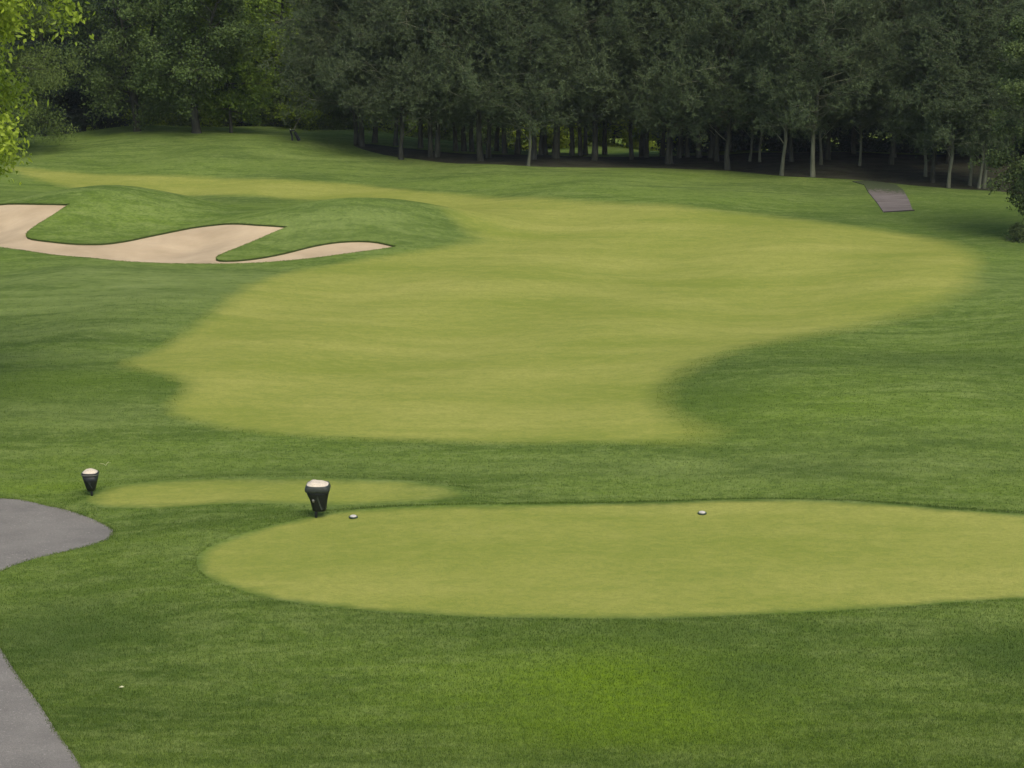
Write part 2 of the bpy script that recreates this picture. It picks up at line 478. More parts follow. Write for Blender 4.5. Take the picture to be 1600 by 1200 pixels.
def turf_attrs(x, y, only_rough=False):
    n = len(x)
    cut = np.zeros(n)
    m = (y > 24) & (y < 110) & (np.abs(x) < 40)
    if m.any():
        xx, yy = x[m], y[m]
        sg = sdist(xx, yy, green[::2])
        # crisp left and front edges, a soft fade along the back and on the right
        wf = 1.2 + 1.5 * smooth((yy - 60) / 10) * smooth((xx + 6) / 8) + 1.5 * smooth((xx - 2.0) / 3) * smooth((64 - yy) / 6)
        cg = smooth((sg + wf * 0.62) / wf)
        ct = smooth((sdist(xx, yy, tee[::2]) + 0.02) / 0.35)
        c2 = smooth((sdist(xx, yy, tee2[::2]) + 0.1) / 0.5) * (0.88 - 0.45 * smooth((xx + 3.2) / 2.6))
        cut[m] = np.maximum(np.maximum(cg, ct), c2)
    lush = np.clip(0.95 * blob(x, y, 1010, 1068, 1.7, 0.9) + 0.6 * blob(x, y, 1040, 1150, 1.6, 0.5) + 0.4 * blob(x, y, 780, 1100, 1.8, 0.8) + 0.5 * blob(x, y, 60, 765, 1.2, 0.5)
                   + 0.35 * blob(x, y, 1180, 640, 3, 1.6) + 0.4 * blob(x, y, 100, 600, 2.0, 1.0), 0, 1)
    tone = np.clip(0.95 * blob(x, y, 180, 460, 5, 2.6) + 0.5 * blob(x, y, 330, 430, 5, 1.3) + 0.55 * blob(x, y, 60, 645, 3.5, 1.0)
                   + 0.5 * blob(x, y, 700, 255, 14, 3.5) + 0.4 * blob(x, y, 1250, 300, 9, 2.4) + 0.4 * blob(x, y, 1300, 735, 5, 0.9)
                   + 0.7 * blob(x, y, 560, 345, 4, 1.2) + 0.6 * blob(x, y, 190, 312, 4, 1.0) + 0.35 * blob(x, y, 800, 730, 7, 0.7) + 0.7 * blob(x, y, 60, 557, 4.5, 0.38) + 0.45 * blob(x, y, 100, 515, 4, 0.5) + 0.5 * blob(x, y, 1480, 430, 3, 3) + 0.4 * blob(x, y, 1450, 680, 4, 0.5), 0, 1)  # mound-crest patches put light from above into the grass colour
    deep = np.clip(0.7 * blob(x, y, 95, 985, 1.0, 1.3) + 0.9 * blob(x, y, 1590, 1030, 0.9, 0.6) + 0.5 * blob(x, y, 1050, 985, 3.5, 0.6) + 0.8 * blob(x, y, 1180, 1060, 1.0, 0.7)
                   + 0.6 * blob(x, y, 1060, 610, 1.6, 2.0) + 0.3 * blob(x, y, 330, 455, 3.0, 0.5) + 0.6 * blob(x, y, 1540, 340, 4, 5) + 0.5 * blob(x, y, 1500, 560, 4, 1.0) + 0.4 * blob(x, y, 230, 600, 2.5, 0.8), 0, 1)  # patch by the right-edge trees paints their shade into the grass
    return {'cut': cut, 'lush': lush, 'tone': tone, 'deep': deep}
AT = turf_attrs(V2[:, 0], V2[:, 1])
ssand = sdist(V2[:, 0], V2[:, 1], sand)
LIPZ = 0.06

def region(nm, name, mat):
    F = TF[reg == nm]
    used, inv = np.unique(F, return_inverse=True)
    F = inv.reshape(F.shape)
    z = Z[used].copy()
    if nm == 'sand':
        z -= LIPZ + 0.38 * smooth(ssand[used] / 2.2)
    VV = np.column_stack([V2[used], z])
    o = link(name, mesh_np(name, VV, F, mat, True, {k: a[used] for k, a in AT.items()}))
    o['kind'] = 'structure'
    return o
region('ground', 'ground', M_TURF)
region('green', 'putting_green', M_TURF)
region('tee', 'tee_lawn', M_TURF)
region('tee2', 'forward_tee_lawn', M_TURF)
region('sand', 'bunker_sand', M_SAND)
region('path', 'cart_path', M_ASPH)
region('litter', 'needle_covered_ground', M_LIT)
# cut turf edge of the bunker: a short earth face all round
zt = h2(sand[:, 0].copy(), sand[:, 1].copy())
n = len(sand)
LV = np.concatenate([np.column_stack([sand, zt - 0.002]), np.column_stack([sand, zt - LIPZ - 0.03])])
LF = np.array([(i, (i + 1) % n, n + (i + 1) % n, n + i) for i in range(n)])
o = link('bunker_edge', mesh_np('bunker_edge', LV, LF, M_LIP))
o['kind'] = 'structure'

# ------------------------------------------------------------------ grass blades of the near rough and on every outline
def blades(name, x, y, hgt, wid, lean=0.5):
    n = len(x)
    z = h2(x.copy(), y.copy())
    az = rs.uniform(0, 2 * math.pi, n)
    la = rs.uniform(0, 2 * math.pi, n)
    ln = rs.uniform(0.1, 1, n) * lean * hgt
    p = np.column_stack([x, y, z - 0.004])
    wv = np.column_stack([np.cos(az), np.sin(az), np.zeros(n)]) * (wid * 0.5)[:, None]
    tip = p + np.column_stack([np.cos(la) * ln, np.sin(la) * ln, hgt])
    VV = np.stack([p - wv, p + wv, tip], 1).reshape(-1, 3)
    F = np.arange(3 * n).reshape(-1, 3)
    a = {k: np.repeat(q, 3) for k, q in turf_attrs(x, y).items()}
    tn = rs.uniform(0, 1, n)
    a['tint'] = np.stack([tn * 0.5, tn * 0.5, np.clip(tn + 0.2, 0, 1)], 1).ravel()
    o = link(name, mesh_np(name, VV, F, M_BLADE, False, a))
    return o

def scatter(n_, y0, y1, pw=2.6):
    t = rs.uniform(0, 1, n_)
    k = 1 - pw
    yy = (y0 ** k + t * (y1 ** k - y0 ** k)) ** (1 / k)
    xx = rs.uniform(-1, 1, n_) * (0.283 * yy + 0.6)
    return xx, yy
x, y = scatter(620000, 25.5, 58, 3.2)
s1 = sdist(x, y, tee[::3]); s2 = sdist(x, y, tee2[::3]); s3 = sdist(x, y, cpath[::3]); s4 = sdist(x, y, green[::4])
k = (s1 < 0.0) & (s2 < -0.02) & (s3 < 0.0) & (s4 < -0.15)
x, y = x[k], y[k]
dist = np.clip((y - 26) / 32, 0, 1)
hh = rs.uniform(0.022, 0.055, len(x)) * (1 - 0.35 * dist)
o = blades('rough_grass', x, y, hh, rs.uniform(0.006, 0.011, len(x)) * (1 + 0.8 * dist))
setp(o, 'short green rough grass around the tees and cart path', 'grass', kind='stuff')
x, y = scatter(420000, 30, 46, 2.0)
k = sdist(x, y, tee[::3]) > 0.05
x, y = x[k], y[k]
o = blades('tee_grass', x, y, rs.uniform(0.004, 0.013, len(x)), rs.uniform(0.006, 0.012, len(x)), 0.8)
setp(o, 'closely mown pale grass of the near tee', 'grass', kind='stuff')
# longer fringe of grass hanging over the sand and along the cart path
def along(L, per_m, spread):
    seg = np.roll(L, -1, 0) - L
    ln = np.linalg.norm(seg, axis=1)
    cnt = rs.poisson(ln * per_m)
    i = np.repeat(np.arange(len(L)), cnt)
    t = rs.uniform(0, 1, len(i))[:, None]
    nn = np.column_stack([seg[i, 1], -seg[i, 0]]) / ln[i][:, None]
    return L[i] + seg[i] * t + nn * rs.normal(0, spread, len(i))[:, None]
E = along(sand, 190, 0.03)
q = sdist(E[:, 0], E[:, 1], sand)
E = E[q < 0.02]
o = blades('bunker_fringe_grass', E[:, 0], E[:, 1], rs.uniform(0.01, 0.045, len(E)), rs.uniform(0.01, 0.02, len(E)), 0.9)
setp(o, 'fringe of grass along the rim of the sand bunker', 'grass', kind='stuff')
E = along(cpath, 260, 0.03)
E = E[(E[:, 1] > 25) & (E[:, 0] > -16)]
o = blades('path_fringe_grass', E[:, 0], E[:, 1], rs.uniform(0.02, 0.055, len(E)), rs.uniform(0.006, 0.012, len(E)), 1.0)
setp(o, 'ragged fringe of grass along the edge of the asphalt cart path', 'grass', kind='stuff')
E = along(tee, 200, 0.045)
q = sdist(E[:, 0], E[:, 1], tee)
E = E[q < 0.03]
o = blades('tee_fringe_grass', E[:, 0], E[:, 1], rs.uniform(0.02, 0.045, len(E)), rs.uniform(0.006, 0.012, len(E)), 0.7)
setp(o, 'fringe of longer grass round the edge of the near tee', 'grass', kind='stuff')

# ------------------------------------------------------------------ gravel track running out of the pines, with its timber end
tp = [(1332, 283), (1350, 288), (1357, 300), (1371, 317), (1380, 330.5), (1403, 329.5), (1426, 328), (1420, 312), (1411, 296), (1400, 288.5), (1380, 284.5), (1355, 282)]
T = np.array([at(u, v, h2, 0.03) for u, v in tp])
mid0 = T.mean(0)
import bmesh
bm = bmesh.new()
top = [bm.verts.new((a, b_, float(h2(np.array([a]), np.array([b_]))[0]) + 0.03)) for a, b_ in T]
bot = [bm.verts.new((a, b_, v_.co.z - 0.2)) for (a, b_), v_ in zip(T, top)]
bm.faces.new(top)
for i in range(len(T)):
    bm.faces.new((top[i], top[(i + 1) % len(T)], bot[(i + 1) % len(T)], bot[i]))
bmesh.ops.triangulate(bm, faces=[f_ for f_ in bm.faces if len(f_.verts) > 4])
for _ in range(3):
    bmesh.ops.subdivide_edges(bm, edges=bm.edges[:], cuts=1, use_grid_fill=True)
bmesh.ops.recalc_face_normals(bm, faces=bm.faces[:])
me = bpy.data.meshes.new('gravel_track'); bm.to_mesh(me); bm.free()
co = np.array([v_.co for v_ in me.vertices])
ms = me.attributes.new('moss', 'FLOAT', 'POINT')
y_front = T[4, 1]
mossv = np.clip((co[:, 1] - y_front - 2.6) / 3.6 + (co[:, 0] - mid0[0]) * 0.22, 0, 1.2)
ms.data.foreach_set('value', mossv.astype(np.float32))
me.materials.append(M_TRACK)
trk = link('gravel_track', me); trk['kind'] = 'structure'
fa, fb = T[4], T[6]
zf = float(h2(np.array([fa[0]]), np.array([fa[1]]))[0])
dv = (fb - fa) / np.linalg.norm(fb - fa)
nv = np.array([dv[1], -dv[0]])
def box_between(name, a, b2, z0, z1, th, mat, parent=None, off=0.0):
    a = a + nv * off; b2 = b2 + nv * off
    c = [(a[0], a[1]), (b2[0], b2[1]), (b2[0] + nv[0] * th, b2[1] + nv[1] * th), (a[0] + nv[0] * th, a[1] + nv[1] * th)]
    V_ = [(p[0], p[1], z) for z in (z0, z1) for p in c]
    F_ = [(0, 1, 2, 3), (4, 5, 6, 7), (0, 1, 5, 4), (1, 2, 6, 5), (2, 3, 7, 6), (3, 0, 4, 7)]
    return link(name, mesh_np(name, V_, F_, mat), parent)
o = box_between('timber_edging', fa + dv * 0.03, fb + dv * 0.06, zf - 0.10, zf + 0.028, 0.05, M_TIMBER, off=0.004)
setp(o, 'dark timber board across the lower end of the grey gravel track', 'edging')

# ------------------------------------------------------------------ tree building
class Acc:
    def __init__(s): s.V = []; s.F = []; s.n = 0
    def tube(s, pts, rad, k=5):
        P_ = np.asarray(pts, float); R_ = np.asarray(rad, float)
        n_ = len(P_)
        tg = np.gradient(P_, axis=0)
        tg /= np.linalg.norm(tg, axis=1)[:, None] + 1e-9
        ref = np.array([0.31, 0.17, 0.93]) if abs(tg[0, 2]) < 0.8 else np.array([1.0, 0.05, 0.02])
        a = np.cross(tg, ref); a /= np.linalg.norm(a, axis=1)[:, None] + 1e-9
        c = np.cross(tg, a)
        ang = np.arange(k) * 2 * math.pi / k
        ring = P_[:, None] + R_[:, None, None] * (a[:, None] * np.cos(ang)[None, :, None] + c[:, None] * np.sin(ang)[None, :, None])
        s.V.append(ring.reshape(-1, 3))
        i, j = np.meshgrid(np.arange(n_ - 1), np.arange(k), indexing='ij')
        j2 = (j + 1) % k
        f_ = np.stack([i * k + j, i * k + j2, (i + 1) * k + j2, (i + 1) * k + j], -1).reshape(-1, 4) + s.n
        s.F.append(f_); s.n += n_ * k
    def mesh(s, name, mat):
        return mesh_np(name, np.concatenate(s.V), np.concatenate(s.F), mat, True)

def wander(rnd, p0, d, L, n_, curl=0.25, lift=0.0):
    p = np.array(p0, float); d = np.array(d, float); d /= np.linalg.norm(d)
    out = [p.copy()]
    for _ in range(n_):
        d = d + rnd.normal(0, curl, 3) * 0.35 + np.array([0, 0, lift])
        d /= np.linalg.norm(d)
        p = p + d * L / n_
        out.append(p.copy())
    return np.array(out)

def tuft_mesh(name, C, k, ln, wd, mat, rnd, up=0.3, fan=1.0, clump_t=None):
    """k pointed needles sprays round every centre"""
    n_ = len(C)
    D = rnd.normal(0, 1, (n_, k, 3)) * fan
    D[..., 2] += up
    D /= np.linalg.norm(D, axis=2)[..., None]
    L_ = ln * rnd.uniform(0.6, 1.25, (n_, k, 1))
    S = np.cross(D, rnd.normal(0, 1, (n_, k, 3)))
    S /= np.linalg.norm(S, axis=2)[..., None] + 1e-9
    c0 = C[:, None, :] + D * L_ * 0.12
    tip = C[:, None, :] + D * L_
    wv = S * (wd * 0.5)
    VV = np.stack([c0 - wv, c0 + wv, tip], 2).reshape(-1, 3)
    F = np.arange(len(VV)).reshape(-1, 3)
    t = rnd.uniform(0, 1, n_) if clump_t is None else clump_t
    tn = np.clip(np.repeat(t, k) * 0.75 + rnd.uniform(0, 0.25, n_ * k), 0, 1)
    return mesh_np(name, VV, F, mat, False, {'tint': np.repeat(tn, 3)})

def leaf_mesh(name, C, ln, wd, mat, rnd, droop=0.0, clump_t=None):
    """one pointed four-cornered leaf per centre"""
    n_ = len(C)
    D = rnd.normal(0, 1, (n_, 3)); D[:, 2] = D[:, 2] * (1 - 0.5 * min(droop, 1)) - droop * 1.4
    D /= np.linalg.norm(D, axis=1)[:, None]
    S = np.cross(D, rnd.normal(0, 1, (n_, 3))); S /= np.linalg.norm(S, axis=1)[:, None] + 1e-9
    L_ = ln * rnd.uniform(0.6, 1.3, (n_, 1)); W_ = wd * rnd.uniform(0.7, 1.2, (n_, 1))
    N_ = np.cross(D, S)
    VV = np.stack([C, C + D * L_ * 0.45 + S * W_ * 0.5 + N_ * W_ * 0.15, C + D * L_, C + D * L_ * 0.45 - S * W_ * 0.5 + N_ * W_ * 0.15], 1).reshape(-1, 3)
    F = np.arange(len(VV)).reshape(-1, 4)
    F = np.concatenate([F[:, [0, 1, 2]], F[:, [0, 2, 3]]])
    t = rnd.uniform(0, 1, n_) if clump_t is None else clump_t
    tn = np.clip(t * 0.7 + rnd.uniform(0, 0.3, n_), 0, 1)
    return mesh_np(name, VV, F, mat, False, {'tint': np.repeat(tn, 4)})

def pine(seed, Ht=11.0, clear=1.7, R=2.1, rad=0.15, bark=None, needles=None, tufts=7400, lean=0.0):
    rnd = np.random.RandomState(seed)
    tr, br = Acc(), Acc()
    n_ = 14
    zz = np.linspace(-0.15, Ht, n_)
    px = np.cumsum(rnd.normal(0, 0.05, n_)) + lean * zz * 0.10; py = np.cumsum(rnd.normal(0, 0.05, n_))
    px -= px[0]; py -= py[0]
    TP = np.column_stack([px, py, zz])
    rr = rad * (1 - 0.85 * zz.clip(0) / Ht); rr[0] = rad * 1.35
    tr.tube(TP, rr, 9)
    trunk_at = lambda z: np.array([np.interp(z, zz, px), np.interp(z, zz, py), z])
    C, CT = [], []
    nb = 84
    for i in range(nb):
        z = clear + (Ht - clear) * ((i + rnd.rand()) / nb) ** 1.15
        fr = (z - clear) / (Ht - clear)
        L = R * (1.08 - 0.62 * fr ** 1.5) * rnd.uniform(0.65, 1.2) * (0.85 if fr < 0.06 else 1)
        az = i * 2.4 + rnd.uniform(-0.4, 0.4)
        el = rnd.uniform(0.05, 0.55)
        d = (math.cos(az) * math.cos(el), math.sin(az) * math.cos(el), math.sin(el))
        bp = wander(rnd, trunk_at(z), d, L, 5, 0.3, 0.02)
        br.tube(bp, np.linspace(0.032, 0.008, 6) * (1 - 0.4 * fr), 4)
        bt = rnd.rand()
        for kk in range(5):
            a0 = bp[rnd.randint(2, 6)]
            dd = np.array([d[0], d[1], 0.25]) + rnd.normal(0, 0.55, 3)
            sp_ = wander(rnd, a0, dd, L * rnd.uniform(0.25, 0.5), 3, 0.4, 0.03)
            br.tube(sp_, (0.011, 0.009, 0.007, 0.004), 3)
            m_ = max(3, int(tufts / nb / 5 * (L / R + 0.35) * (1.15 if z < 8 else 0.6)))
            q_ = sp_[rnd.randint(1, 4, m_)] + rnd.normal(0, 0.19, (m_, 3)) * np.array([1.0, 1.0, 1.15])
            C.append(q_); CT.append(np.full(m_, np.clip(bt * 0.35 + rnd.rand() * 0.5 + 0.1, 0, 1)))
    for i in range(15):      # dead, bare and paler lower limbs
        z = rnd.uniform(clear * 0.6, clear + 5.0)
        az = rnd.uniform(0, 6.283); el = rnd.uniform(0.35, 1.0)
        d = (math.cos(az) * math.cos(el), math.sin(az) * math.cos(el), math.sin(el))
        bp = wander(rnd, trunk_at(z), d, rnd.uniform(1.8, 3.1) * R / 2.3, 6, 0.22, -0.01)
        br.tube(bp, np.linspace(0.026, 0.007, 7), 4)
        for kk in range(2):
            br.tube(wander(rnd, bp[rnd.randint(2, 5)], np.array(d) + rnd.normal(0, 0.5, 3), rnd.uniform(0.5, 1.1), 3, 0.3), (0.010, 0.008, 0.006, 0.004), 3)
    C = np.concatenate(C); CT = np.concatenate(CT)
    return {'trunk': tr.mesh('pine_trunk', bark or M_BARK), 'branches': br.mesh('pine_branches', M_TWIG),
            'crown': tuft_mesh('pine_crown', C, 14, 0.17, 0.026, needles or M_NEEDLE, rnd, 0.85, clump_t=CT)}

def broadleaf(seed, Ht=9.0, clear=1.4, R=3.2, rad=0.18, bark=None, leaves=None, nleaf=26000, ln=0.16, wd=0.10, droop=0.2, fork=0, low=0.12):
    rnd = np.random.RandomState(seed)
    tr = Acc(); C = []; CT = []
    stems = 1 + fork
    tops = []
    base = np.array([0, 0, -0.15])
    cl = wander(rnd, base, (rnd.normal(0, 0.04), rnd.normal(0, 0.04), 1), clear, 4, 0.08)
    tr.tube(cl, [rad * 1.4, rad * 1.1, rad, rad * 0.97, rad * 0.93], 9)
    limbs = []
    for s_ in range(stems):
        az = s_ * 6.283 / stems + rnd.uniform(0, 1)
        sp_ = 0.32 if fork else 0.03
        L_ = wander(rnd, cl[-1], (math.cos(az) * sp_, math.sin(az) * sp_, 1), (Ht - clear) * 0.9, 8, 0.22, 0.02)
        r0 = rad * (0.68 if fork else 0.92)
        tr.tube(L_, np.linspace(r0, 0.03, 9), 7)
        limbs.append(L_)
    nb = 46
    per = max(4, nleaf // (nb * 7 * 2))
    for i in range(nb):
        L_ = limbs[i % stems]
        f_ = (i + rnd.rand()) / nb
        p0 = L_[min(8, int(f_ * 8))] * (1 - (f_ * 8 % 1)) + L_[min(8, int(f_ * 8) + 1)] * (f_ * 8 % 1)
        prof = math.sqrt(max(0.05, 1 - (2 * f_ * 0.92 - 0.75) ** 2 / 1.6))
        ll = R * prof * rnd.uniform(0.7, 1.15)
        az = i * 2.4 + rnd.uniform(-0.5, 0.5)
        el = rnd.uniform(-low, 0.35) + 0.5 * f_
        d = np.array([math.cos(az) * math.cos(el), math.sin(az) * math.cos(el), math.sin(el)])
        bp = wander(rnd, p0, d, ll, 6, 0.3, 0.015 - 0.06 * droop)
        tr.tube(bp, np.linspace(0.05, 0.012, 7) * (1 - 0.5 * f_) * (R / 3.0), 5)
        for kk in range(7):
            a0 = bp[rnd.randint(2, 7)]
            dd = d * 0.8 + rnd.normal(0, 0.6, 3) + np.array([0, 0, -0.5 * droop])
            sp_ = wander(rnd, a0, dd, ll * rnd.uniform(0.22, 0.45), 4, 0.35, -0.10 * droop)
            tr.tube(sp_, (0.013, 0.010, 0.008, 0.006, 0.004), 3)
            ct = rnd.rand()
            for w_ in range(2):
                cc = sp_[rnd.randint(1, 5)] + rnd.normal(0, 0.10 * R / 3, 3)
                sg = 0.17 * R / 3
                q_ = cc + rnd.normal(0, 1, (per, 3)) * np.array([sg * 1.35, sg * 1.35, sg * (0.8 + droop)])
                C.append(q_); CT.append(np.full(per, np.clip(ct + rnd.normal(0, 0.15), 0, 1)))
    C = np.concatenate(C); CT = np.concatenate(CT)
    return {'trunk': tr.mesh('tree_trunk', bark or M_BARK), 'crown': leaf_mesh('tree_crown', C, ln, wd, leaves or M_OAK, rnd, droop, CT)}

def spruce(seed, Ht=10.0, R=2.6, leaves=None):
    rnd = np.random.RandomState(seed)
    tr = Acc(); C = []; CT = []
    tr.tube(np.array([(0, 0, -0.1), (0, 0, Ht * 0.5), (0, 0, Ht)]), (0.17, 0.11, 0.02), 8)
    z = 0.45
    while z < Ht - 0.3:
        fr = z / Ht
        for j in range(9):
            az = rnd.uniform(0, 6.283); L = R * (1 - fr) ** 0.8 * rnd.uniform(0.75, 1.15)
            bp = wander(rnd, (0, 0, z + rnd.uniform(-0.08, 0.08)), (math.cos(az), math.sin(az), 0.12), L, 5, 0.12, -0.02)
            tr.tube(bp, np.linspace(0.025, 0.006, 6), 3)
            m_ = int(50 * L / R) + 6
            t = rnd.uniform(0.15, 1, m_) ** 0.7 * 5
            i0 = np.clip(t.astype(int), 0, 4)
            q_ = bp[i0] + (bp[i0 + 1] - bp[i0]) * (t - i0)[:, None]
            side = np.array([-math.sin(az), math.cos(az), 0])
            q_ = q_ + side * (rnd.normal(0, 1, m_) * 0.26 * L / 2.2)[:, None]
            q_[:, 2] -= np.abs(rnd.normal(0, 0.10, m_))
            C.append(q_); CT.append(np.full(m_, rnd.rand()))
        z += 0.42
    return {'trunk': tr.mesh('spruce_trunk', M_BARK), 'crown': tuft_mesh('spruce_crown', np.concatenate(C), 7, 0.20, 0.055, leaves or M_SPRUCE, rnd, -0.2, clump_t=np.concatenate(CT))}

def place(name, proto, x, y, label, cat, group=None, rz=0.0, sc=1.0, zsc=None, tilt=0.0):
    z = float(h2(np.array([x]), np.array([y]))[0])
    r = empty(name, (x, y, z), rz, sc)
    if zsc: r.scale = (sc, sc, zsc)
    if tilt: r.rotation_euler = (0, tilt, 0)
    setp(r, label, cat, group)
    for part, me in proto.items():
        o = bpy.data.objects.new(part, me)
        COL.objects.link(o)
        o.parent = r
    return r

rn = random.Random(11)
PD = [pine(100 + i, Ht=rn.uniform(10, 12), clear=rn.uniform(1.5, 1.9), R=rn.uniform(2.3, 2.8), rad=0.115, needles=M_NEEDLE if i % 2 else M_NEEDLE2) for i in range(6)]
PP = [pine(200 + i, Ht=11, clear=2.0 + 0.3 * i, R=1.9, rad=0.085, bark=M_BARKP, needles=M_NEEDLE, tufts=5200) for i in range(2)]
# trunks that can be told apart: (u, v of the base, kind, scale, label)
GF = 'pines along the front edge of the wood'
front = [
 (557, 226, 'D', 1.0, 'leftmost pine of the wood, slim trunk touching a thicker one'),
 (565, 228.5, 'D', 1.15, 'thick dark pine second from the wood\'s left end, beside a slim one'),
 (627, 249, 'D', 0.95, 'straight slim pine standing forward alone in the bare ground at the wood\'s left end'),
 (673, 245, 'D', 1.0, 'left trunk of a close pair of dark pines right of the lone forward pine'),
 (683, 245, 'D', 1.1, 'right trunk of the close pair of pines, with flared grey foot'),
 (751, 251, 'D', 1.2, 'grey barked pine with a broad trunk in front of a darker trunk cluster'),
 (763, 246, 'D', 1.0, 'nearly black pine directly right of the broad grey barked pine'),
 (789, 240, 'D', 1.0, 'slim pine just left of the bright gap in the middle of the wood'),
 (825, 259, 'P', 0.8, 'very thin pale pine leaning right, nearest to the grass in mid wood'),
 (834, 249, 'D', 1.05, 'dark pine right behind the thin pale leaning one'),
 (868, 247, 'D', 1.45, 'thickest black pine trunk, at the right side of the bright gap'),
 (893, 243, 'D', 1.0, 'dark pine between the thickest black trunk and a crooked one'),
 (907, 244, 'D', 0.95, 'crooked dark pine, left of two thin trunks standing together'),
 (929, 251, 'D', 1.2, 'grey pine with a flared foot standing forward right of the bright gap'),
 (987, 249, 'D', 0.9, 'slim black pine in the dark part right of the flared grey pine'),
 (1048, 256, 'D', 1.0, 'slender grey pine at the bed edge near the middle of the wood'),
 (1061, 247, 'D', 1.0, 'black pine left of the small yellow green gap'),
 (1137, 265, 'D', 1.05, 'upright grey pine at the grass edge, left of two small pale forked stems'),
 (1171, 252, 'P', 0.75, 'left one of the two small pale forked stems in the dark wood'),
 (1187, 253, 'P', 0.75, 'right one of the two small pale forked stems in the dark wood'),
 (1221, 274, 'P', 1.0, 'slightly leaning pale grey pine, left of the tallest bare pale trunk'),
 (1270, 276, 'P', 1.2, 'tall pale pine with the longest bare trunk, at the grass edge'),
 (1283, 257, 'P', 0.8, 'thin dim pine just behind the tallest bare pale trunk'),
 (1343, 259, 'P', 0.7, 'thin dim stem in the blackest part of the wood behind the gravel track'),
 (1446, 276, 'P', 0.8, 'thin pine first to the right of the gravel track'),
 (1457, 285, 'D', 0.8, 'dark upright pine second to the right of the gravel track'),
 (1482, 293, 'P', 0.9, 'grey pine third to the right of the gravel track, at the grass edge'),
 (1515, 290, 'P', 0.8, 'slanting thin pine fourth to the right of the gravel track'),
 (1529, 294, 'P', 0.8, 'left one of two thin trunks side by side near the right edge'),
 (1537, 294, 'P', 0.95, 'right one of two thin trunks side by side near the right edge'),
]
for i, (u, v, kd, s_, lab) in enumerate(front):
    x, y = at(u, v, h2)
    pr = PD[i % 6] if kd == 'D' else PP[i % 2]
    place('pine_tree', pr, x, y, lab, 'tree', GF, rn.uniform(0, 6.28), s_)
GB = 'pines standing deeper in the wood'
ORD = 'first second third fourth fifth sixth seventh eighth ninth tenth eleventh twelfth thirteenth fourteenth fifteenth sixteenth seventeenth eighteenth nineteenth twentieth'.split()
inner_px = [(585, 223), (618, 227), (657, 231), (712, 236), (725, 236), (738, 237), (776, 236), (808, 241), (845, 242), (853, 242), (915, 242), (945, 241), (1003, 245), (1010, 246), (1035, 243), (1075, 245), (1092, 246), (1110, 247)]
for i, (u, v) in enumerate(inner_px):
    x, y = at(u, v, h2)
    place('pine_tree', PD[(i * 5 + 2) % 6], x, y, 'dark pine deeper in the wood, %s from the left of those behind the front row' % ORD[i], 'tree', GB, rn.uniform(0, 6.28), rn.uniform(0.85, 1.15))
# right half: dense rows that keep the wood black
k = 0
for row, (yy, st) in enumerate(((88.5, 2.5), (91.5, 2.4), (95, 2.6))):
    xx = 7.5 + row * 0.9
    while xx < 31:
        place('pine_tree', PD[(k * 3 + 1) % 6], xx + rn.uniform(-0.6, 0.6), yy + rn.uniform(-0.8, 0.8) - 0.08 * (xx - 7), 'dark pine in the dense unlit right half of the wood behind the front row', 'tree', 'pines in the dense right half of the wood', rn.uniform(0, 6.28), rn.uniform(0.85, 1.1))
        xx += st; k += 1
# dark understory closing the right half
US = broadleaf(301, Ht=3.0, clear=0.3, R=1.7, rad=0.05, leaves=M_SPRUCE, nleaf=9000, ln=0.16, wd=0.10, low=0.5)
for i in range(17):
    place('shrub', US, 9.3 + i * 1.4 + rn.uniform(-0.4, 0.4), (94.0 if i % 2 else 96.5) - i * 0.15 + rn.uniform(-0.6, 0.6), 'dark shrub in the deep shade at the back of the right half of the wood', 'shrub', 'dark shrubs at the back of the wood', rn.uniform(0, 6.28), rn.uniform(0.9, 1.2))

# left group: broadleaved trees on the crest
BL = [broadleaf(400, Ht=10, clear=1.3, R=3.4, rad=0.17, leaves=M_OAK, fork=2, nleaf=36000),
      broadleaf(401, Ht=10, clear=1.6, R=2.9, rad=0.20, leaves=M_OAK, fork=1, nleaf=38000),
      broadleaf(402, Ht=8, clear=1.2, R=2.0, rad=0.08, leaves=M_MIDL, nleaf=20000)]
BR = [broadleaf(410 + i, Ht=9 + i, clear=0.8, R=3.4, rad=0.16, leaves=M_BRIGHT, nleaf=32000, low=0.4) for i in range(3)]
x, y = at(215, 205.5, h2); place('broadleaf_tree', BL[0], x, y, 'dark tree with a low forked trunk on the crest at upper left', 'tree', 'trees on the left crest', 0.4)
x, y = at(307, 207.5, h2); place('broadleaf_tree', BL[1], x, y, 'dark tree with the stout trunk on the left crest', 'tree', 'trees on the left crest', 2.0)
x, y = at(361, 207.5, h2); place('broadleaf_tree', BL[2], x, y, 'small dark tree with a thin trunk right of the stout trunk', 'tree', 'trees on the left crest', 1.0)
SPR = [spruce(500, 10, 2.7), spruce(501, 11, 2.9)]
for i, (u, yy, lab) in enumerate(((150, 104, 'blackish spruce with layered boughs left of the forked tree'), (95, 101, 'blackish spruce behind the drooping green tree'), (40, 103, 'blackish spruce at the far left behind the lime green tree'), (195, 108, 'blackish spruce behind the forked tree'))):
    place('spruce_tree', SPR[i % 2], (u - 800) / F_PX * yy * 1.03, yy, lab, 'tree', 'dark spruces at upper left', i * 1.3)
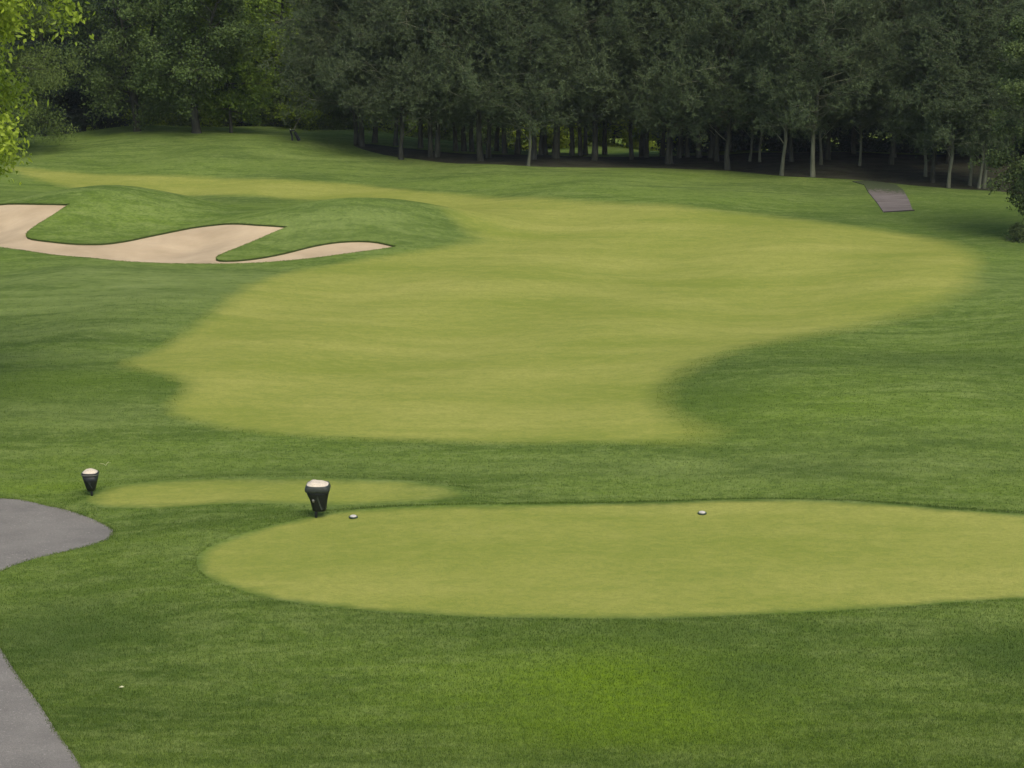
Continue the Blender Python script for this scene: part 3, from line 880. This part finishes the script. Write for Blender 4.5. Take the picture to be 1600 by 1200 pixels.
# background beyond the crest
GBK = 'bright broadleaved trees beyond the crest'
bk = [(-12.6, 103.5), (-15.3, 106), (-29, 121), (-24.5, 117), (-20.5, 113), (-17.5, 116), (-14.6, 111), (-13.2, 117), (-10.6, 112.5), (-8, 118), (-5, 124), (-1, 126), (3, 124), (7, 127), (11, 124), (15, 127), (-27, 128), (-21, 126), (-16, 126), (-11, 127), (20, 124), (25, 126), (31, 124), (-34, 124), (-38, 118), (37, 122)]
for i, (xx, yy) in enumerate(bk):
    if xx < -9.8: lab = 'bright green broadleaved tree behind the crest, between the dark trees and the pines'
    elif xx < 13: lab = 'sunlit yellow green tree glimpsed between the pine trunks beyond the wood'
    else: lab = 'green tree beyond the pine wood, hidden among its trunks'
    place('broadleaf_tree', BR[i % 3], xx, yy, lab, 'tree', GBK, rn.uniform(0, 6.28), rn.uniform(0.95, 1.25))
GB3 = 'farthest trees behind the golf course'
for i in range(20):
    place('broadleaf_tree', BL[i % 2], -44 + i * 4.6 + rn.uniform(-1, 1), 140 + rn.uniform(-4, 4), 'far dark tree in the last row behind the golf course', 'tree', GB3, rn.uniform(0, 6.28), rn.uniform(1.1, 1.5))
# low bushes seen under the canopy on the left
SH = [broadleaf(320 + i, Ht=1.9, clear=0.15, R=1.5, rad=0.04, leaves=(M_OAK, M_BRIGHT)[i], nleaf=9000, ln=0.13, wd=0.09, low=0.5) for i in range(2)]
for i, (u, yy) in enumerate(((255, 106), (290, 109), (335, 104), (385, 103), (430, 103), (470, 102), (500, 101), (530, 100), (560, 99.5), (600, 100), (640, 101), (700, 101), (660, 107), (760, 105))):
    place('low_bush', SH[0 if i % 3 else 1], (u - 800) / F_PX * yy * 1.03, yy + rn.uniform(-0.7, 0.7), 'low green bush behind the crest under the left trees, %s along the row' % ORD[i], 'shrub', 'low bushes behind the crest', rn.uniform(0, 6.28), rn.uniform(0.8, 1.2))

M_SUNNY = leaf_material('sunny_leaves', (0.10, 0.15, 0.014), (0.30, 0.38, 0.040), 0.45)  # sunlight on the bushes is put into these lighter leaf colours
SB = broadleaf(330, Ht=2.6, clear=0.15, R=1.8, rad=0.04, leaves=M_SUNNY, nleaf=14000, ln=0.13, wd=0.09, low=0.5)
for i, (xx, yy) in enumerate(((-9.2, 109), (-6.4, 108), (-3.8, 109.5), (-1.2, 107.6), (1.2, 106.4), (3.4, 107.5), (5.8, 108.5), (8.0, 107.5), (10.2, 107.0))):
    place('low_bush', SB, xx, yy, 'sunlit yellow green bush seen between the pine trunks in the middle of the wood', 'shrub', 'sunlit bushes behind the pine trunks', rn.uniform(0, 6.28), rn.uniform(1.15, 1.4))

# nearer trees at the picture's edges
WL = broadleaf(600, Ht=9.5, clear=1.8, R=3.0, rad=0.16, leaves=M_WILLOW, nleaf=70000, ln=0.14, wd=0.055, droop=0.6, low=0.2)
place('weeping_tree', WL, -23.8, 90, 'mid green tree with drooping boughs behind the lime green foliage at upper left', 'tree', rz=0.6)
x, y = at(1612, 372, h2)
RT = broadleaf(610, Ht=8.0, clear=1.5, R=1.9, rad=0.09, leaves=M_RIGHT, nleaf=40000, ln=0.11, wd=0.075, droop=0.2, low=0.15)
place('edge_tree', RT, x + 0.35, y, 'grey green leafy tree hanging into the picture at the right edge', 'tree', rz=1.9)
RS = broadleaf(611, Ht=1.0, clear=0.08, R=0.55, rad=0.02, leaves=M_RIGHT, nleaf=5000, ln=0.08, wd=0.055, low=0.5)
x, y = at(1594, 377, h2)
place('shrub', RS, x, y, 'small low shrub at the right edge below the grey green tree', 'shrub', sc=0.7)
YT = broadleaf(620, Ht=15.5, clear=6.6, R=3.2, rad=0.17, leaves=M_YELLOW, nleaf=90000, ln=0.15, wd=0.075, droop=0.6, low=0.1)
place('lime_tree', YT, -13.6, 42, 'bright lime green leaves of the nearest tree at the left edge', 'tree', rz=0.2)

# bare leaning sapling on the crest
sap = Acc()
sp_ = np.array([(0, 0, -0.05), (0.10, 0, 0.25), (0.32, 0.02, 0.60), (0.42, 0, 0.95), (0.50, 0, 1.25), (0.40, 0, 1.55), (0.28, 0, 1.8)])
sap.tube(sp_, (0.028, 0.025, 0.022, 0.018, 0.014, 0.010, 0.006), 6)
sap.tube(np.array([sp_[4], (0.62, 0.05, 1.45), (0.70, 0.1, 1.7)]), (0.010, 0.007, 0.004), 4)
sap.tube(np.array([sp_[3], (0.30, -0.05, 1.15), (0.22, -0.1, 1.3)]), (0.009, 0.006, 0.003), 4)
x, y = at(459, 204, h2)
z = float(h2(np.array([x]), np.array([y]))[0])
r = link('bare_sapling', sap.mesh('bare_sapling', M_TWIG), loc=(x, y, z))
setp(r, 'bare curved pale sapling behind the small black bag on the crest', 'sapling')

# ------------------------------------------------------------------ things on the course
def plain(name, col, rough=0.5, spec=0.4, var=0.0, scale=20, bump=0.0):
    b = MB(name)
    tc = b.n('ShaderNodeTexCoord').outputs['Object']
    f = b.noise(scale, (1, 1, 1), 3, 0.6, vec=tc)
    c = b.mix(b.rng(f, 0.35, 0.65), tuple(q * (1 - var) for q in col), tuple(min(1, q * (1 + var)) for q in col))
    if bump: b.bump(f, bump, 0.01)
    return b.out(c, rough, spec)
M_BLACK = plain('black_plastic', (0.006, 0.008, 0.007), 0.45, 0.3, 0.3)
M_BAND = plain('rim_plastic', (0.020, 0.025, 0.019), 0.5, 0.25, 0.25)
M_PALE = plain('pale_divot_sand', (0.44, 0.385, 0.295), 0.95, 0.1, 0.22, 60, 0.6)
M_STEEL = plain('grey_metal', (0.10, 0.10, 0.085), 0.4, 0.5, 0.2)
M_WHITE = plain('white_paint', (0.38, 0.355, 0.31), 0.5, 0.3, 0.06)
M_GREENP = plain('dark_green_paint', (0.020, 0.035, 0.016), 0.5, 0.3, 0.2)

def loft(rings, k=28, power=3.0, cap_top=True, cap_bot=True):
    """rings: (z, half x, half y, x offset, y offset); superellipse sections"""
    V_, F_ = [], []
    for z, a, b2, ox, oy in rings:
        for j in range(k):
            t = 2 * math.pi * j / k
            ct, st = math.cos(t), math.sin(t)
            V_.append((ox + a * math.copysign(abs(ct) ** (2 / power), ct), oy + b2 * math.copysign(abs(st) ** (2 / power), st), z))
    for i in range(len(rings) - 1):
        for j in range(k):
            j2 = (j + 1) % k
            F_.append((i * k + j, i * k + j2, (i + 1) * k + j2, (i + 1) * k + j))
    me_v, me_f = list(V_), [tuple(f) for f in F_]
    if cap_bot: me_f.append(tuple(range(k))[::-1])
    if cap_top: me_f.append(tuple((len(rings) - 1) * k + j for j in range(k)))
    return me_v, me_f
def pmesh(name, vf, mat, parent, sm=True):
    me = bpy.data.meshes.new(name)
    me.from_pydata(vf[0], [], vf[1])
    me.materials.append(mat)
    if sm:
        for p in me.polygons: p.use_smooth = len(p.vertices) == 4
    return link(name, me, parent)
def lump_top(a, b2, ox, oy, z0, hgt, shape, seed, k=26, m=7):
    rnd = random.Random(seed)
    V_ = []; F_ = []
    for i in range(m + 1):
        r_ = 1 - i / m
        for j in range(k):
            t = 2 * math.pi * j / k
            ct, st = math.cos(t), math.sin(t)
            x_ = a * r_ * math.copysign(abs(ct) ** 0.7, ct); y_ = b2 * r_ * math.copysign(abs(st) ** 0.7, st)
            z_ = z0 + hgt * shape(x_ / a, y_ / b2) * min(1, (1 - r_) * 2.6 + 0.02) + rnd.uniform(-0.004, 0.004) * (i > 0)
            V_.append((ox + x_, oy + y_, z_))
    for i in range(m):
        for j in range(k):
            j2 = (j + 1) % k
            F_.append((i * k + j, i * k + j2, (i + 1) * k + j2, (i + 1) * k + j))
    return V_, F_

def bin_near(x, y):
    z = float(h2(np.array([x]), np.array([y]))[0])
    r = empty('divot_bin', (x, y, z), 0)
    r.rotation_euler = (0, math.radians(0.5), 0.0)
    setp(r, 'larger black tapered bin heaped with pale sand, beside the near tee', 'bin', 'black bins by the tees')
    pmesh('post', loft([(-0.1, 0.022, 0.022, -0.02, 0), (0.03, 0.028, 0.028, -0.02, 0), (0.22, 0.036, 0.036, -0.01, 0)], 12, 2.4), M_BLACK, r)
    bk_ = pmesh('bucket', loft([(0.145, 0.095, 0.08, 0.050, 0), (0.165, 0.135, 0.11, 0.050, 0), (0.22, 0.143, 0.12, 0.050, 0), (0.38, 0.172, 0.15, 0.040, 0), (0.50, 0.212, 0.18, 0.026, 0), (0.60, 0.238, 0.20, 0.022, 0)], 28, 3.6), M_BLACK, r)
    pmesh('fold', ([(-0.03, -0.160, 0.50), (0.03, -0.182, 0.52), (0.125, -0.128, 0.20), (0.095, -0.150, 0.205), (0.05, -0.168, 0.36)], [(0, 1, 4), (1, 2, 4), (2, 3, 4), (3, 0, 4)]), M_BAND, bk_, False)
    pmesh('bracket', loft([(0.36, 0.018, 0.03, -0.055, -0.14), (0.40, 0.026, 0.034, -0.055, -0.150), (0.425, 0.010, 0.02, -0.055, -0.158)], 10, 2.4), M_STEEL, bk_)
    pmesh('rim', loft([(0.560, 0.226, 0.200, 0.022, 0), (0.575, 0.240, 0.215, 0.022, 0), (0.60, 0.247, 0.220, 0.022, 0), (0.625, 0.247, 0.220, 0.022, 0), (0.69, 0.222, 0.205, 0.024, 0), (0.695, 0.218, 0.20, 0.024, 0)], 32, 5.5), M_BAND, r)
    pmesh('sand_heap', lump_top(0.214, 0.196, 0.024, 0, 0.694, 0.062, lambda a, b2: max(0.1, 0.80 - 0.16 * a - 0.30 * max(0, a) ** 3 + 0.22 * math.exp(-((a + 0.45) / 0.25) ** 2) - 0.15 * b2 * b2), 3), M_PALE, r)
    # the whole thing measures about 0.77 m
    return r
def bin_far(x, y):
    z = float(h2(np.array([x]), np.array([y]))[0])
    r = empty('divot_bin', (x, y, z), 0)
    setp(r, 'smaller black tapered bin with domed pale sand, beside the cart path', 'bin', 'black bins by the tees')
    pmesh('post', loft([(-0.1, 0.022, 0.022, 0, 0), (0.16, 0.026, 0.026, 0, 0)], 12, 2.4), M_BLACK, r)
    bk_ = pmesh('bucket', loft([(0.105, 0.055, 0.05, -0.005, 0), (0.12, 0.078, 0.07, -0.005, 0), (0.17, 0.097, 0.09, -0.005, 0), (0.32, 0.138, 0.125, -0.006, 0), (0.465, 0.170, 0.150, -0.008, 0)], 28, 3.0), M_BLACK, r)
    pmesh('fold', ([(-0.04, -0.135, 0.35), (0.0, -0.140, 0.36), (0.055, -0.102, 0.19), (0.035, -0.116, 0.20)], [(0, 1, 2, 3)]), M_BAND, bk_, False)
    pmesh('rim', loft([(0.450, 0.168, 0.150, -0.008, 0), (0.470, 0.176, 0.158, -0.008, 0), (0.510, 0.174, 0.156, -0.008, 0), (0.522, 0.164, 0.148, -0.008, 0)], 28, 3.2), M_BLACK, r)
    pmesh('glint_strip', loft([(0.476, 0.1795, 0.1615, -0.008, 0), (0.496, 0.1790, 0.161, -0.008, 0)], 28, 3.2, False, False), M_STEEL, r)  # pale band modelled in as the highlight below the rim
    pmesh('sand_heap', lump_top(0.160, 0.143, -0.006, 0, 0.518, 0.062, lambda a, b2: max(0.0, 1.0 - 0.55 * a * a - 0.2 * b2 * b2 - 0.1 * a + 0.06 * math.cos(9 * a)), 8), M_PALE, r)
    return r
xy = at(495.5, 808.5, h2); bin_near(*xy)
xy = at(143.5, 774.5, h2); bin_far(*xy)

for (u, v, lab) in ((552, 809, 'small round white topped tee marker beside the larger black bin'), (1097, 803, 'small round white topped tee marker alone on the middle of the near tee')):
    x, y = at(u, v, h2)
    z = float(h2(np.array([x]), np.array([y]))[0])
    r = empty('tee_marker', (x, y, z))
    setp(r, lab, 'tee marker', 'pair of tee markers on the near tee')
    pmesh('base', loft([(-0.01, 0.075, 0.075, 0, 0), (0.012, 0.092, 0.092, 0, 0), (0.026, 0.090, 0.090, 0, 0), (0.032, 0.078, 0.078, 0, 0)], 24, 2), M_GREENP, r)
    pmesh('cap', loft([(0.031, 0.068, 0.068, 0, 0), (0.042, 0.064, 0.064, 0, 0), (0.050, 0.048, 0.048, 0, 0), (0.053, 0.022, 0.022, 0, 0)], 24, 2), M_WHITE, r)

# small black stand bag far off on the crest
x, y = at(460, 219.5, h2)
z = float(h2(np.array([x]), np.array([y]))[0])
r = empty('golf_bag', (x, y, z), sc=1.15)
setp(r, 'small black stand bag propped on its legs on the far left crest', 'golf bag')
def seg(name, p, q, ra, rb, mat, parent, k=10):
    A = Acc(); A.tube(np.array([p, (np.array(p) + np.array(q)) / 2, q]), (ra, (ra + rb) / 2, rb), k)
    return link(name, A.mesh(name, mat), parent)
seg('body', (0.20, 0, 0.0), (0.02, 0, 0.36), 0.075, 0.060, M_BLACK, r)
seg('leg', (-0.08, -0.05, 0.0), (-0.10, 0, 0.24), 0.040, 0.036, M_BLACK, r)
seg('leg', (-0.10, 0.10, 0.15), (-0.16, 0.02, 0.42), 0.045, 0.04, M_BLACK, r)
seg('collar', (-0.19, 0, 0.40), (0.03, 0, 0.42), 0.035, 0.030, M_BLACK, r)
seg('club', (-0.02, 0, 0.36), (-0.06, 0, 0.50), 0.010, 0.008, M_STEEL, r, 6)
seg('club', (-0.14, 0, 0.40), (-0.17, 0, 0.50), 0.012, 0.014, M_WHITE, r, 6)

# fallen pale leaf in the foreground and a dry stalk beside the smaller bin
x, y = at(190, 1077, h2)
z = float(h2(np.array([x]), np.array([y]))[0])
M_DRY = plain('dry_leaf', (0.42, 0.42, 0.24), 0.7, 0.2, 0.2)
r = pmesh('fallen_leaf', ([(-0.045, 0, 0.035), (0, 0.03, 0.052), (0.045, 0.005, 0.038), (0, -0.025, 0.044), (0, 0, 0.058)], [(0, 3, 4), (3, 2, 4), (2, 1, 4), (1, 0, 4)]), M_DRY, None, False)
r.location = (x, y, z)
setp(r, 'tiny pale leaf lying on the foreground grass near the cart path', 'leaf')
x, y = at(166, 727, h2)
z = float(h2(np.array([x]), np.array([y]))[0])
A = Acc()
A.tube(np.array([(0, 0, -0.01), (0.02, 0, 0.05), (0.06, 0, 0.09)]), (0.005, 0.004, 0.003), 4)
A.tube(np.array([(0, 0, -0.01), (-0.05, 0, 0.03), (-0.14, 0, 0.045)]), (0.005, 0.004, 0.003), 4)
A.tube(np.array([(0.02, 0, 0.05), (0.05, 0.01, 0.06), (0.10, 0.02, 0.05)]), (0.004, 0.003, 0.002), 4)
r = link('dry_stalk', A.mesh('dry_stalk', M_DRY), loc=(x, y, z))
setp(r, 'thin dry stalk in the rough just beyond the smaller black bin', 'stalk')

# ------------------------------------------------------------------ thin air between the camera and the wood
bm = bmesh.new()
bmesh.ops.create_cube(bm, size=1.0)
me = bpy.data.meshes.new('haze'); bm.to_mesh(me); bm.free()
hz = link('haze', me)
hz.scale = (3700, 3700, 30)
hz.location = (0, 0, 8.0)
m = bpy.data.materials.new('haze'); m.use_nodes = True
nt2 = m.node_tree; nt2.nodes.remove(nt2.nodes['Principled BSDF'])
pv = nt2.nodes.new('ShaderNodeVolumePrincipled')
pv.inputs['Color'].default_value = (0.80, 0.90, 1.0, 1)
pv.inputs['Density'].default_value = 0.00012
nt2.links.new(pv.outputs[0], nt2.nodes['Material Output'].inputs['Volume'])
me.materials.append(m)
hz['kind'] = 'stuff'
